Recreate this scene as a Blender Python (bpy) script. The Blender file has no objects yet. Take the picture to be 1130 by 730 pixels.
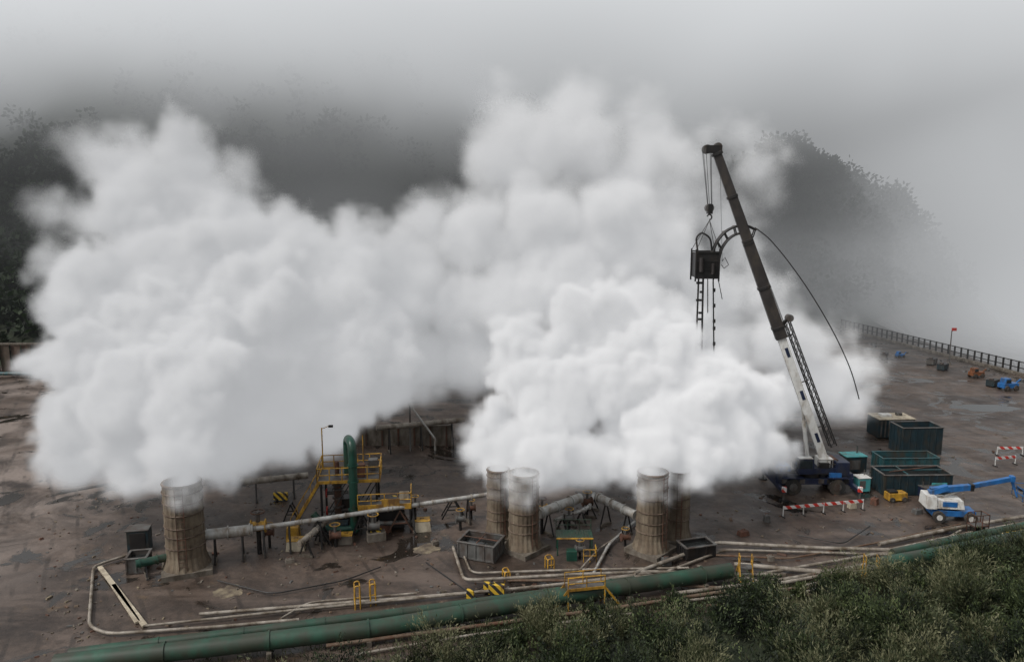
import bpy, math, random
import numpy as np
from mathutils import Vector, Matrix, noise as mnoise
random.seed(7); rng=np.random.default_rng(7)
scene=bpy.context.scene
# ------------------------------------------------------------------ camera
H=27.0; PIT=math.radians(9.0); FP=850.0
cp,sp=math.cos(PIT),math.sin(PIT)
cam_d=bpy.data.cameras.new("camera"); cam=bpy.data.objects.new("camera",cam_d)
scene.collection.objects.link(cam); scene.camera=cam
cam.location=(0,0,H); cam.rotation_euler=(math.radians(90)-PIT,0,0)
cam_d.sensor_width=36; cam_d.lens=FP/1130*36; cam_d.clip_end=8000; cam_d.clip_start=0.5
def _d(u,v):
    a=(u-565)/FP; b=(365-v)/FP
    return Vector((a,cp+b*sp,-sp+b*cp))
def G(u,v,z=0.0):           # camera ray through pixel u,v, met at elevation z
    d=_d(u,v); t=(z-H)/d.z
    return Vector((d.x*t,d.y*t,z))
def P(u,v,y):               # point on the pixel's camera ray at depth y
    d=_d(u,v); t=y/d.y
    return Vector((d.x*t,y,H+d.z*t))
# ------------------------------------------------------------------ materials
def nn(nt,t,**k):
    n=nt.nodes.new(t)
    for a,b in k.items(): setattr(n,a,b)
    return n
def mk(name,col,rough=.7,metal=0.,var=.25,scale=1.5,dirt=None,damt=.45,dscale=1.2,bump=.15,stripe=None):
    m=bpy.data.materials.new(name); m.use_nodes=True; nt=m.node_tree; L=nt.links
    b=nt.nodes["Principled BSDF"]; b.inputs["Metallic"].default_value=metal
    tc=nn(nt,"ShaderNodeTexCoord")
    n1=nn(nt,"ShaderNodeTexNoise"); n1.inputs["Scale"].default_value=scale; n1.inputs["Detail"].default_value=8
    L.new(tc.outputs["Object"],n1.inputs["Vector"])
    r=nn(nt,"ShaderNodeValToRGB"); r.color_ramp.elements[0].position=.3; r.color_ramp.elements[1].position=.7
    r.color_ramp.elements[0].color=tuple(c*(1-var) for c in col)+(1,)
    r.color_ramp.elements[1].color=tuple(min(1,c*(1+var)) for c in col)+(1,)
    L.new(n1.outputs["Fac"],r.inputs["Fac"]); out=r.outputs["Color"]
    if stripe:
        w=nn(nt,"ShaderNodeTexWave"); w.wave_type='BANDS'; w.bands_direction='DIAGONAL'; w.wave_profile='SIN'
        w.inputs["Scale"].default_value=stripe[1]
        L.new(tc.outputs["Object"],w.inputs["Vector"])
        g=nn(nt,"ShaderNodeMath",operation='GREATER_THAN'); g.inputs[1].default_value=.5
        L.new(w.outputs["Fac"],g.inputs[0])
        mx=nn(nt,"ShaderNodeMix",data_type='RGBA'); L.new(g.outputs[0],mx.inputs["Factor"])
        L.new(out,mx.inputs["A"]); mx.inputs["B"].default_value=tuple(stripe[0])+(1,); out=mx.outputs["Result"]
    if dirt:
        n2=nn(nt,"ShaderNodeTexNoise"); n2.inputs["Scale"].default_value=dscale; n2.inputs["Detail"].default_value=10; n2.inputs["Roughness"].default_value=.65
        mp=nn(nt,"ShaderNodeMapping"); mp.inputs["Scale"].default_value=(1,1,.45); mp.inputs["Location"].default_value=(3.1,7.7,1.3)
        L.new(tc.outputs["Object"],mp.inputs["Vector"]); L.new(mp.outputs["Vector"],n2.inputs["Vector"])
        r2=nn(nt,"ShaderNodeValToRGB"); r2.color_ramp.elements[0].position=1-damt-.12; r2.color_ramp.elements[1].position=1-damt+.1
        L.new(n2.outputs["Fac"],r2.inputs["Fac"])
        mx=nn(nt,"ShaderNodeMix",data_type='RGBA'); L.new(r2.outputs["Color"],mx.inputs["Factor"])
        L.new(out,mx.inputs["A"]); mx.inputs["B"].default_value=tuple(dirt)+(1,); out=mx.outputs["Result"]
    L.new(out,b.inputs["Base Color"])
    mr=nn(nt,"ShaderNodeMapRange"); mr.inputs["To Min"].default_value=max(.05,rough-.15); mr.inputs["To Max"].default_value=min(1,rough+.15)
    L.new(n1.outputs["Fac"],mr.inputs["Value"]); L.new(mr.outputs["Result"],b.inputs["Roughness"])
    if bump:
        bp=nn(nt,"ShaderNodeBump"); bp.inputs["Strength"].default_value=bump; bp.inputs["Distance"].default_value=.05
        L.new(n1.outputs["Fac"],bp.inputs["Height"]); L.new(bp.outputs["Normal"],b.inputs["Normal"])
    return m
RUST=(.09,.04,.02)
M={}
M['yellow']=mk("yellow_paint",(.50,.28,.03),.55,dirt=(.12,.06,.02),damt=.45)
M['hazard']=mk("hazard_stripe",(.55,.36,.03),.6,stripe=((.02,.02,.02),.9),var=.1,dirt=RUST,damt=.35)
M['redwhite']=mk("red_white_stripe",(.65,.62,.6),.5,stripe=((.5,.03,.02),.7),var=.08,dirt=(.2,.15,.12),damt=.3)
M['greenpipe']=mk("green_painted_steel",(.018,.064,.040),.5,dirt=(.035,.042,.028),damt=.52,var=.4,scale=.7,dscale=.8)
M['greendark']=mk("dark_green_paint",(.012,.055,.038),.4,dirt=(.05,.04,.02),damt=.38)
M['teal']=mk("teal_paint",(.016,.075,.085),.5,dirt=(.05,.04,.03),damt=.44)
M['tealdark']=mk("dark_teal_paint",(.010,.026,.034),.5,dirt=(.035,.03,.022),damt=.42)
M['turq']=mk("turquoise_paint",(.06,.30,.31),.5,dirt=(.1,.1,.08),damt=.38)
M['blue']=mk("blue_paint",(.02,.12,.33),.4,dirt=(.05,.06,.08),damt=.38)
M['navy']=mk("navy_paint",(.010,.017,.045),.45,dirt=(.03,.03,.03),damt=.4)
M['white']=mk("weathered_white_paint",(.58,.58,.56),.5,var=.08,dirt=(.25,.2,.15),damt=.40)
M['lag']=mk("aluminium_lagging",(.45,.45,.43),.45,.3,var=.12,dirt=(.2,.16,.12),damt=.44)
M['pipe']=mk("weathered_pipe",(.30,.27,.23),.6,.1,var=.25,dirt=(.10,.075,.05),damt=.47,dscale=.9)
M['pipebrown']=mk("brown_pipe",(.13,.095,.065),.7,var=.3,dirt=RUST,damt=.45)
M['cream']=mk("cream_timber",(.42,.37,.28),.8,var=.15,dirt=(.18,.14,.1),damt=.42)
M['black']=mk("black_steel",(.014,.013,.013),.45,dirt=(.035,.024,.015),damt=.35)
M['boomdark']=mk("dark_boom_paint",(.024,.020,.019),.5,dirt=(.05,.04,.03),damt=.4)
M['grey']=mk("grey_steel",(.11,.11,.105),.55,.2,dirt=(.06,.04,.03),damt=.45)
M['rust']=mk("rusty_steel",(.12,.05,.03),.8,dirt=(.05,.03,.02),damt=.5)
M['orange']=mk("orange_paint",(.20,.07,.025),.6,dirt=RUST,damt=.45)
M['red']=mk("red_paint",(.40,.03,.02),.5,dirt=RUST,damt=.3)
M['tyre']=mk("tyre_rubber",(.02,.02,.02),.85,dirt=(.07,.055,.04),damt=.45)
M['glass']=mk("cab_glass",(.02,.03,.035),.08,var=.1,bump=0)
M['conc']=mk("concrete",(.16,.14,.115),.85,dirt=(.07,.055,.04),damt=.5)
M['silo']=mk("silencer_staves",(.105,.078,.052),.8,var=.38,scale=1.6,dirt=(.19,.155,.11),damt=.42,dscale=.9)
M['silohoop']=mk("silencer_hoop",(.06,.038,.025),.75,var=.3,dirt=(.15,.11,.08),damt=.48)
M['wall']=mk("sheet_pile_wall",(.085,.055,.04),.8,var=.3,dirt=(.03,.035,.02),damt=.45,dscale=.3)
M['water']=mk("dark_water",(.02,.022,.022),.06,var=.2,bump=.02)
M['soil']=mk("dried_mud",(.20,.165,.11),.9,var=.3,dirt=(.08,.06,.045),damt=.5,dscale=1.5)
# ------------------------------------------------------------------ mesh builder
class MB:
    def __init__(s,loc=(0,0,0),rz=0.):
        s.loc=Vector(loc); s.rz=rz; s.R=Matrix.Rotation(rz,3,'Z'); s.V=[];s.F=[];s.Mi=[];s.S=[];s.mats=[]
    def w(s,p): return s.R.transposed()@(Vector(p)-s.loc)
    def mi(s,m):
        if m not in s.mats: s.mats.append(m)
        return s.mats.index(m)
    def add(s,vs,fs,m,sm=False):
        o=len(s.V); s.V+= [tuple(v) for v in vs]; i=s.mi(m)
        for f in fs: s.F.append([o+k for k in f]); s.Mi.append(i); s.S.append(sm)
    def box(s,c,d,m,rz=0.,R=None,taper=1.0):
        R=R or Matrix.Rotation(rz,3,'Z'); c=Vector(c); x,y,z=[k/2 for k in d]
        vs=[]
        for sz in(-1,1):
            k=taper if sz>0 else 1
            for a,b in((-1,-1),(1,-1),(1,1),(-1,1)): vs.append(c+R@Vector((a*x*k,b*y*k,sz*z)))
        s.add(vs,[(3,2,1,0),(4,5,6,7),(0,1,5,4),(1,2,6,5),(2,3,7,6),(3,0,4,7)],m)
    def beam(s,p0,p1,wd,ht,m,w1=None,h1=None):
        p0=Vector(p0);p1=Vector(p1);d=(p1-p0).normalized()
        up=Vector((0,0,1)) if abs(d.z)<.95 else Vector((0,1,0))
        sd=d.cross(up).normalized(); up=sd.cross(d); w1=w1 or wd; h1=h1 or ht
        vs=[]
        for p,a,b in((p0,wd/2,ht/2),(p1,w1/2,h1/2)):
            vs+=[p-sd*a-up*b,p+sd*a-up*b,p+sd*a+up*b,p-sd*a+up*b]
        s.add(vs,[(0,1,2,3),(7,6,5,4),(1,0,4,5),(2,1,5,6),(3,2,6,7),(0,3,7,4)],m)
    def tube(s,pts,r,m,seg=10,r1=None,caps=True):
        pts=[Vector(p) for p in pts]; n=len(pts); rs=[r+(r1-r)*i/(n-1) if r1 is not None else r for i in range(n)]
        vs=[];fs=[]; prev=None
        for i,p in enumerate(pts):
            t=(pts[min(i+1,n-1)]-pts[max(i-1,0)]).normalized()
            if prev is None:
                a=Vector((0,0,1)) if abs(t.z)<.9 else Vector((1,0,0)); u=t.cross(a).normalized()
            else: u=(prev-t*prev.dot(t)).normalized()
            prev=u; w=t.cross(u)
            for k in range(seg):
                q=2*math.pi*k/seg; vs.append(p+(u*math.cos(q)+w*math.sin(q))*rs[i])
        for i in range(n-1):
            for k in range(seg):
                a=i*seg+k;b=i*seg+(k+1)%seg; fs.append((a,b,b+seg,a+seg))
        s.add(vs,fs,m,True)
        if caps:
            s.add(vs[:seg],[tuple(range(seg))[::-1]],m); s.add(vs[-seg:],[tuple(range(seg))],m)
    def rnd(s,pts,rad=.6,k=4):   # round polyline corners
        pts=[Vector(p) for p in pts]; out=[pts[0]]
        for i in range(1,len(pts)-1):
            a,b,c=pts[i-1],pts[i],pts[i+1]; d1=(a-b);d2=(c-b); l=min(rad,d1.length*.45,d2.length*.45)
            q0=b+d1.normalized()*l;q1=b+d2.normalized()*l
            for j in range(k+1):
                t=j/k; out.append(q0*(1-t)**2+b*2*t*(1-t)+q1*t*t)
        out.append(pts[-1]); return out
    def wheel(s,c,r,wd,ax,m='tyre',hub='grey'):
        c=Vector(c);ax=Vector(ax).normalized()
        s.tube([c-ax*wd/2,c-ax*wd*.38,c+ax*wd*.38,c+ax*wd/2],r,M[m],20)
        s.tube([c-ax*wd*.56,c+ax*wd*.56],r*.5,M[hub],14)
    def rail(s,pts,h,m,r=.035,step=1.3,mid=True):
        pts=[Vector(p) for p in pts]
        for a,b in zip(pts[:-1],pts[1:]):
            for z in ((h,h*.5) if mid else (h,)): s.tube([a+Vector((0,0,z)),b+Vector((0,0,z))],r,m,6)
            n=max(1,int((b-a).length/step))
            for i in range(n+1):
                p=a.lerp(b,i/n); s.tube([p,p+Vector((0,0,h+.02))],r,m,6)
    def make(s,name,bevel=.015):
        me=bpy.data.meshes.new(name); me.from_pydata(s.V,[],s.F)
        for m in s.mats: me.materials.append(m)
        me.polygons.foreach_set("material_index",s.Mi); me.polygons.foreach_set("use_smooth",s.S); me.update()
        o=bpy.data.objects.new(name,me); scene.collection.objects.link(o); o.location=s.loc; o.rotation_euler=(0,0,s.rz)
        if bevel:
            b=o.modifiers.new("edge_wear",'BEVEL'); b.width=bevel; b.segments=1; b.limit_method='ANGLE'; b.angle_limit=math.radians(50)
        return o
# ------------------------------------------------------------------ terrain
A0=Vector((-26.6,43.0)); SL=17.8/69.3
def pipe_y(x): return A0.y+(x-A0.x)*SL
def sstep(a,b,x): t=np.clip((x-a)/(b-a),0,1); return t*t*(3-2*t)
def nz(x,y,s,o=0):
    return mnoise.fractal(Vector((x*s+o,y*s-o,o*.37)),1.0,2.1,4)
def height(x,y):
    z=0.
    d=pipe_y(x)-3.2-y
    if d>0: z+= .17*d*float(sstep(-8,12,x))*float(sstep(0,3,d)) + .08*d*float(1-sstep(-8,12,x))*float(sstep(0,6,d))
    z=min(z,8)
    left=float(1-sstep(-40,-10,x)); far_edge=127+(1-left)*float(sstep(-10,70,x))*52
    e=y-far_edge
    if e>0:
        z+=(.42*left+.06)*e*min(1,e/8)
        z+=float(sstep(40,190,e))*55
        z+=nz(x,y,.02)*min(e*.12,9)
    z+=(38+9*nz(x,y,.035,5))*math.exp(-(abs(x-84)/32)**2.0-((y-230)/26)**2)
    z+=22*math.exp(-((x-118)/24)**2-((y-240)/22)**2)
    if x>86 and y>70: z-=min(10,.5*(x-86))*float(sstep(110,135,y))
    return min(z,150)
xs=np.concatenate([[-4000,-1800,-800,-450],np.arange(-260,-50,5.),np.arange(-50,50,1.6),np.arange(50,262,5.),[450,800,1800,4000]])
ys=np.concatenate([[-600,-200,-80],np.arange(-30,26,4.),np.arange(26,64,.8),np.arange(64,440,4.5),[600,900,1800,4500]])
V=[];F=[]
for j,y in enumerate(ys):
    for i,x in enumerate(xs):
        V.append((x,y,height(max(-300,min(300,x)),min(y,440)) if y>-80 else 8.0))
nx=len(xs)
for j in range(len(ys)-1):
    for i in range(nx-1):
        a=j*nx+i; F.append((a,a+1,a+nx+1,a+nx))
gm=bpy.data.materials.new("wet_yard_ground"); gm.use_nodes=True; nt=gm.node_tree; L=nt.links; b=nt.nodes["Principled BSDF"]
geo=nn(nt,"ShaderNodeNewGeometry"); sx=nn(nt,"ShaderNodeSeparateXYZ"); L.new(geo.outputs["Position"],sx.inputs[0])
def noise(scale,det=8,ro=.55,vec=None,dist=0):
    n=nn(nt,"ShaderNodeTexNoise"); n.inputs["Scale"].default_value=scale; n.inputs["Detail"].default_value=det; n.inputs["Roughness"].default_value=ro; n.inputs["Distortion"].default_value=dist
    L.new(vec or geo.outputs["Position"],n.inputs["Vector"]); return n.outputs["Fac"]
def ramp(f,stops):
    r=nn(nt,"ShaderNodeValToRGB"); e=r.color_ramp.elements
    while len(e)<len(stops): e.new(.5)
    for k,(p,c) in enumerate(stops):
        e[k].position=p; e[k].color=tuple(c)+(1,) if len(c)==3 else c
    L.new(f,r.inputs["Fac"]); return r.outputs["Color"]
def mix(f,a,bb):
    m=nn(nt,"ShaderNodeMix",data_type='RGBA')
    for s_,v in((m.inputs["Factor"],f),(m.inputs["A"],a),(m.inputs["B"],bb)):
        if isinstance(v,bpy.types.NodeSocket): L.new(v,s_)
        elif isinstance(v,tuple): s_.default_value=v+(1,)
        else: s_.default_value=v
    return m.outputs["Result"]
def mrange(v,a,b_,c,d):
    r=nn(nt,"ShaderNodeMapRange"); r.interpolation_type='SMOOTHSTEP'; L.new(v,r.inputs["Value"])
    for k,x in zip(("From Min","From Max","To Min","To Max"),(a,b_,c,d)): r.inputs[k].default_value=x
    return r.outputs[0]
base=ramp(noise(.11,10,.68,dist=.6),[(.32,(.022,.015,.012)),(.48,(.050,.036,.028)),(.6,(.092,.066,.051)),(.75,(.048,.036,.029))])
fine=ramp(noise(1.8,10,.75),[(.3,(.55,.55,.55)),(.7,(1.4,1.4,1.4))])
mm=nn(nt,"ShaderNodeMix",data_type='RGBA',blend_type='MULTIPLY'); mm.inputs["Factor"].default_value=1; L.new(base,mm.inputs["A"]); L.new(fine,mm.inputs["B"]); col=mm.outputs["Result"]
mp=nn(nt,"ShaderNodeMapping"); mp.inputs["Scale"].default_value=(.05,.22,1); mp.inputs["Rotation"].default_value=(0,0,.35); L.new(geo.outputs["Position"],mp.inputs["Vector"])
streak=ramp(noise(1.6,8,.6,mp.outputs["Vector"],.4),[(.52,(0,0,0)),(.64,(.7,.7,.7))])
col=mix(streak,col,(.125,.094,.076))
lm_=nn(nt,"ShaderNodeMath",operation='MULTIPLY'); L.new(mrange(sx.outputs["X"],-48,-28,1,0),lm_.inputs[0]); L.new(ramp(noise(.12,8,.65,dist=1.2),[(.42,(0,0,0)),(.58,(1,1,1))]),lm_.inputs[1])
col=mix(lm_.outputs[0],col,(.20,.162,.14))
mp2=nn(nt,"ShaderNodeMapping"); mp2.inputs["Rotation"].default_value=(0,0,-.5); L.new(geo.outputs["Position"],mp2.inputs["Vector"])
wv=nn(nt,"ShaderNodeTexWave"); wv.inputs["Scale"].default_value=.16; wv.inputs["Distortion"].default_value=9; wv.inputs["Detail"].default_value=1.; wv.inputs["Detail Scale"].default_value=.25; L.new(mp2.outputs[0],wv.inputs["Vector"])
tk=nn(nt,"ShaderNodeMath",operation='MULTIPLY'); L.new(ramp(wv.outputs["Fac"],[(.90,(0,0,0)),(.97,(.6,.6,.6))]),tk.inputs[0]); L.new(ramp(noise(.35,6,.6),[(.45,(0,0,0)),(.6,(1,1,1))]),tk.inputs[1])
col=mix(tk.outputs[0],col,(.018,.013,.010))
pud=ramp(noise(.16,7,.6,dist=1.2),[(.55,(0,0,0)),(.60,(1,1,1))])
col=mix(pud,col,(.020,.016,.013))
ochre=ramp(noise(.40,10,.75),[(.59,(0,0,0)),(.71,(.7,.7,.7))]); col=mix(ochre,col,(.15,.098,.052))
zz=nn(nt,"ShaderNodeMapRange"); zz.inputs["From Min"].default_value=.12; zz.inputs["From Max"].default_value=.7; L.new(sx.outputs["Z"],zz.inputs["Value"])
col=mix(zz.outputs["Result"],col,ramp(noise(.8,8,.7),[(.3,(.010,.016,.007)),(.7,(.030,.038,.016))]))
L.new(col,b.inputs["Base Color"])
rr=ramp(noise(.3,6,.6),[(.3,(.28,.28,.28)),(.7,(.7,.7,.7))]); rr=mix(pud,rr,(.10,.10,.10)); rr=mix(zz.outputs["Result"],rr,(.9,.9,.9)); L.new(rr,b.inputs["Roughness"])
bp=nn(nt,"ShaderNodeBump"); bp.inputs["Strength"].default_value=.5; bp.inputs["Distance"].default_value=.15
bh=mix(pud,ramp(noise(1.2,10,.7),[(0,(0,0,0)),(1,(1,1,1))]),(.4,.4,.4)); L.new(bh,bp.inputs["Height"]); L.new(bp.outputs["Normal"],b.inputs["Normal"])
me=bpy.data.meshes.new("ground"); me.from_pydata(V,[],F); me.materials.append(gm); me.polygons.foreach_set("use_smooth",[True]*len(F))
scene.collection.objects.link(bpy.data.objects.new("ground",me))
dm=MB((0,50,0))
for i in range(1700):
    u=random.uniform(40,1130); v=random.uniform(545,728) if i%4 else random.uniform(470,560); p=G(u,v)
    if p.y<pipe_y(p.x)-2: continue
    s_=random.uniform(.04,.15)*(2 if random.random()<.08 else 1); q=dm.w(p); R=Matrix.Rotation(random.uniform(0,3),3,'Z')@Matrix.Rotation(random.uniform(-.3,.3),3,'X')
    dm.box((q.x,q.y,s_*.25),(s_*random.uniform(.8,3.),s_*random.uniform(.7,1.3),s_*.6),M[random.choice(['rust','conc','grey','conc','soil','pipebrown'])],R=R,taper=.8)
dm.make("loose_debris",0)
# ------------------------------------------------------------------ silencers
def silencer(u,v,r,h):
    p=G(u,v); m=MB(p,random.random())
    m.box((0,0,.2),(r*2.5,r*2.5,.4),M['conc']); 
    seg=44; prof=[(0.4,r*1.22),(0.9,r*1.08),(1.3,r),(h*.5,r*.985),(h,r*.97)]
    vs=[];fs=[]
    for z,rr in prof:
        for k in range(seg*2):
            q=math.pi*k/seg; q2=rr*(1.0 if k%4 in(0,1) else .975); vs.append((math.cos(q)*q2,math.sin(q)*q2,z))
    n=seg*2
    for i in range(len(prof)-1):
        for k in range(n): a=i*n+k;c=i*n+(k+1)%n; fs.append((a,c,c+n,a+n))
    m.add(vs,fs,M['silo'])
    iv=[];
    for z in (h,.6):
        for k in range(24): q=2*math.pi*k/24; iv.append((math.cos(q)*r*.86,math.sin(q)*r*.86,z))
    m.add(iv,[(k,(k+1)%24+0,24+(k+1)%24,24+k) for k in range(24)],M['black'])
    z=1.0
    while z<h:
        q=[(math.cos(t*math.pi/16)*(r*1.0),math.sin(t*math.pi/16)*(r*1.0),z) for t in range(33)]
        m.tube(q,.05,M['silohoop'],6,caps=False); z+=random.uniform(.7,1.1)
    q=[(math.cos(t*math.pi/16)*(r*.95),math.sin(t*math.pi/16)*(r*.95),h) for t in range(33)]
    m.tube(q,.1,M['silohoop'],8,caps=False)
    for a in (-1.9,-1.55): m.tube([(math.cos(a)*r*1.14,math.sin(a)*r*1.14,.4),(math.cos(a)*r*1.1,math.sin(a)*r*1.1,h)],.03,M['rust'],6)
    for i in range(int(h/.35)): 
        zz_=.5+i*.35
        m.tube([(math.cos(-1.9)*r*1.12,math.sin(-1.9)*r*1.12,zz_),(math.cos(-1.55)*r*1.12,math.sin(-1.55)*r*1.12,zz_)],.02,M['rust'],5)
    m.make("steam_silencer",0)
for a in [(207,627,1.42,6.9),(578,606,1.22,6.4),(550,594,.95,6.0),(718,608,1.22,6.6),(747,596,.95,6.0)]: silencer(*a)
# ------------------------------------------------------------------ pipelines
def pipeline(name,pts,r,m,z=None,flange=0,support=0,rad=1.0,seg=12,mf=None):
    z=r+.02 if z is None else z
    w=[G(u,v,z) for u,v in pts]; c=w[0].copy(); mb=MB(c)
    w=[mb.w(p) for p in w]; w=mb.rnd(w,rad)
    mb.tube(w,r,m,seg)
    acc=0
    for a,b_ in zip(w[:-1],w[1:]):
        l=(b_-a).length; t=b_-a; t.normalize(); q=-acc
        if flange:
            q=flange-acc
            while q<l:
                p=a+t*q; mb.tube([p-t*.05,p+t*.05],r*1.13,mf or m,seg)
                if support: mb.box((p.x,p.y,-c.z+(c.z-r)/2+.02),(.3,r*2.6,max(.1,c.z-r+.1)),M['conc'],math.atan2(t.y,t.x))
                q+=flange
            acc=l-(q-flange)
    return mb.make(name,0)
pipeline("green_pipeline",[(60,732),(230,714),(420,692),(600,661),(806,629)],.55,M['greenpipe'],z=.85,flange=6,support=1,seg=24)
pipeline("green_pipeline",[(76,721),(330,690),(480,671),(600,655),(700,640)],.34,M['greenpipe'],z=.5,flange=5,support=1,seg=18)
pipeline("green_pipeline",[(962,624),(1040,610),(1150,588)],.55,M['greenpipe'],z=.85,flange=6,support=1,seg=24)
pipeline("green_pipeline",[(985,610),(1060,594),(1150,576)],.34,M['greenpipe'],z=.6,flange=5,support=1,seg=18)
ps=[([(150,609),(103,624),(98,690),(118,699),(240,691),(330,683)],.11,'pipe'),
([(220,677),(430,661),(560,650),(700,636),(770,632)],.12,'pipe'),
([(160,690),(330,672),(600,646),(730,630)],.09,'pipe'),
([(500,603),(512,640),(640,633),(720,630),(860,634)],.12,'pipe'),
([(506,598),(520,632),(640,628),(760,626)],.09,'pipe'),
([(655,632),(672,600),(704,572)],.12,'lag'),([(640,628),(662,604),(696,583)],.08,'pipe'),
([(700,632),(790,598),(900,604),(1050,608)],.15,'pipe'),([(720,636),(800,606),(1000,612)],.10,'pipe'),
([(760,662),(880,648),(1000,618),(1060,585)],.10,'pipe'),([(740,655),(860,640),(960,622)],.15,'pipe'),
([(780,668),(900,655),(1010,628)],.09,'pipebrown'),([(800,640),(900,622),(1060,596)],.12,'pipe'),
([(970,600),(1050,583),(1150,566)],.16,'pipe'),([(985,605),(1065,588),(1150,572)],.10,'pipe'),
([(360,712),(520,691),(680,670),(800,652)],.13,'pipebrown'),([(390,722),(520,700),(700,676)],.09,'pipe'),
([(830,674),(985,655)],.12,'pipe'),([(310,682),(340,664),(460,654)],.08,'pipe'),([(805,632),(850,645),(960,625)],.13,'pipe'),
([(560,640),(640,640),(800,648)],.1,'pipebrown'),([(810,622),(900,630),(975,632)],.18,'pipe'),
([(840,668),(930,640),(1010,600)],.10,'lag'),([(870,650),(1000,636),(1120,606)],.12,'pipebrown'),([(790,612),(870,616),(960,600),(1060,578)],.08,'pipebrown'),
([(240,640),(300,655),(380,640),(420,625)],.05,'black'),([(470,620),(520,655),(560,630)],.05,'black'),([(880,590),(930,600),(960,580)],.05,'black')]
for i,(pt,r,m) in enumerate(ps): pipeline("ground_pipe",pt,r,M[m],z=r+.12+.05*(i%4),flange=4.7,rad=.8,seg=8)
for (a,b_) in (((110,625),(160,690)),((125,645),(152,686))):
    p0=G(*a,.15);p1=G(*b_,.15); m=MB(p0); m.beam((0,0,0),p1-p0,.34,.16,M['cream']); m.make("timber_beam")
def hline(name,pts,z,r,m,sup=True,flange=3.5,mf=None,every=4.5):
    w=[G(u,v,z) for u,v in pts]; mb=MB(Vector((w[0].x,w[0].y,0))); w=[mb.w(p) for p in w]; ww=mb.rnd(w,1.); mb.tube(ww,r,m,16)
    for a,b_ in zip(w[:-1],w[1:]):
        t=(b_-a); l=t.length; t.normalize(); n=max(1,int(l/flange))
        for i in range(n+1):
            p=a+t*min(l,i*flange+.2); mb.tube([p-t*.05,p+t*.05],r*1.25,mf or m,16)
        n=max(1,int(l/every)); sd=Vector((-t.y,t.x,0))
        if sup:
            for i in range(n+1):
                p=a+t*(l*(i+.4)/(n+.8)); g=Vector((p.x,p.y,0))
                mb.beam(g+sd*.6,p+sd*.1-Vector((0,0,r)),.12,.12,M['black']); mb.beam(g-sd*.6,p-sd*.1-Vector((0,0,r)),.12,.12,M['black'])
                mb.beam(g-sd*.6+Vector((0,0,.1)),g+sd*.6+Vector((0,0,.1)),.2,.2,M['conc'])
    return mb.make(name,0)
hline("steam_pipe",[(224,590),(279,584)],2.3,.42,M['lag'],flange=1.6)
hline("steam_pipe",[(279,583),(330,576),(430,561),(540,545)],2.3,.19,M['lag'],mf=M['pipe'])
hline("steam_pipe",[(595,566),(640,549)],2.2,.42,M['lag'],flange=1.8)
hline("steam_pipe",[(612,574),(650,560),(655,545)],1.2,.16,M['lag'])
hline("steam_pipe",[(660,548),(702,568)],2.2,.36,M['lag'],flange=1.6)
hline("steam_pipe",[(415,472),(512,463)],3.0,.30,M['pipe'],flange=4)
hline("steam_pipe",[(265,532),(340,524)],2.0,.3,M['pipe'],flange=2.5)
hline("steam_pipe",[(196,612),(150,622)],1.2,.3,M['greendark'],flange=1.2)
hline("steam_pipe",[(330,600),(360,575)],1.5,.22,M['pipe'],flange=1.2)
m=MB(G(452,490)); q=m.w(P(452,446,84)); q2=m.w(P(480,484,84)); m.tube([q,q2],.12,M['lag'],8); m.tube([q2,(q2.x,q2.y,0)],.12,M['lag'],8);m.tube([q,(q.x,q.y,0)],.1,M['grey'],8); m.make("diagonal_pipe",0)
def valve(u,v,z,s,mt):
    p=G(u,v,z); m=MB(Vector((p.x,p.y,0)),.2); m.tube([(-.4*s,0,z),(.4*s,0,z)],.3*s,M[mt],12)
    for a in(-.42,.42): m.tube([(a*s-.04,0,z),(a*s+.04,0,z)],.42*s,M[mt],14)
    m.tube([(0,0,z),(0,0,z+.9*s)],.13*s,M['grey'],8); m.tube([(0,0,z-.2),(0,0,0)],.14*s,M['black'],8)
    m.tube([(math.cos(t*.5236)*.4*s,math.sin(t*.5236)*.4*s,z+.9*s) for t in range(13)],.04*s,M['rust' if mt=='yellow' else 'yellow'],6,caps=False)
    m.beam((-.4*s,0,z+.9*s),(.4*s,0,z+.9*s),.05,.05,M['grey']);m.beam((0,-.4*s,z+.9*s),(0,.4*s,z+.9*s),.05,.05,M['grey'])
    m.make("gate_valve",0)
for a in [(285,580,2.3,1.3,'yellow'),(297,587,1.3,.8,'rust'),(598,561,2.2,1.,'yellow'),(628,571,1.2,.9,'grey'),(648,553,1.4,1,'rust'),(690,592,.8,.8,'rust'),(640,605,.8,.8,'grey'),(412,580,1.2,1.1,'grey'),(370,590,1.0,1.,'rust'),(458,556,2.3,.8,'grey'),(520,560,1.,.8,'rust'),(508,572,1.0,.9,'grey')]: valve(*a)
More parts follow.
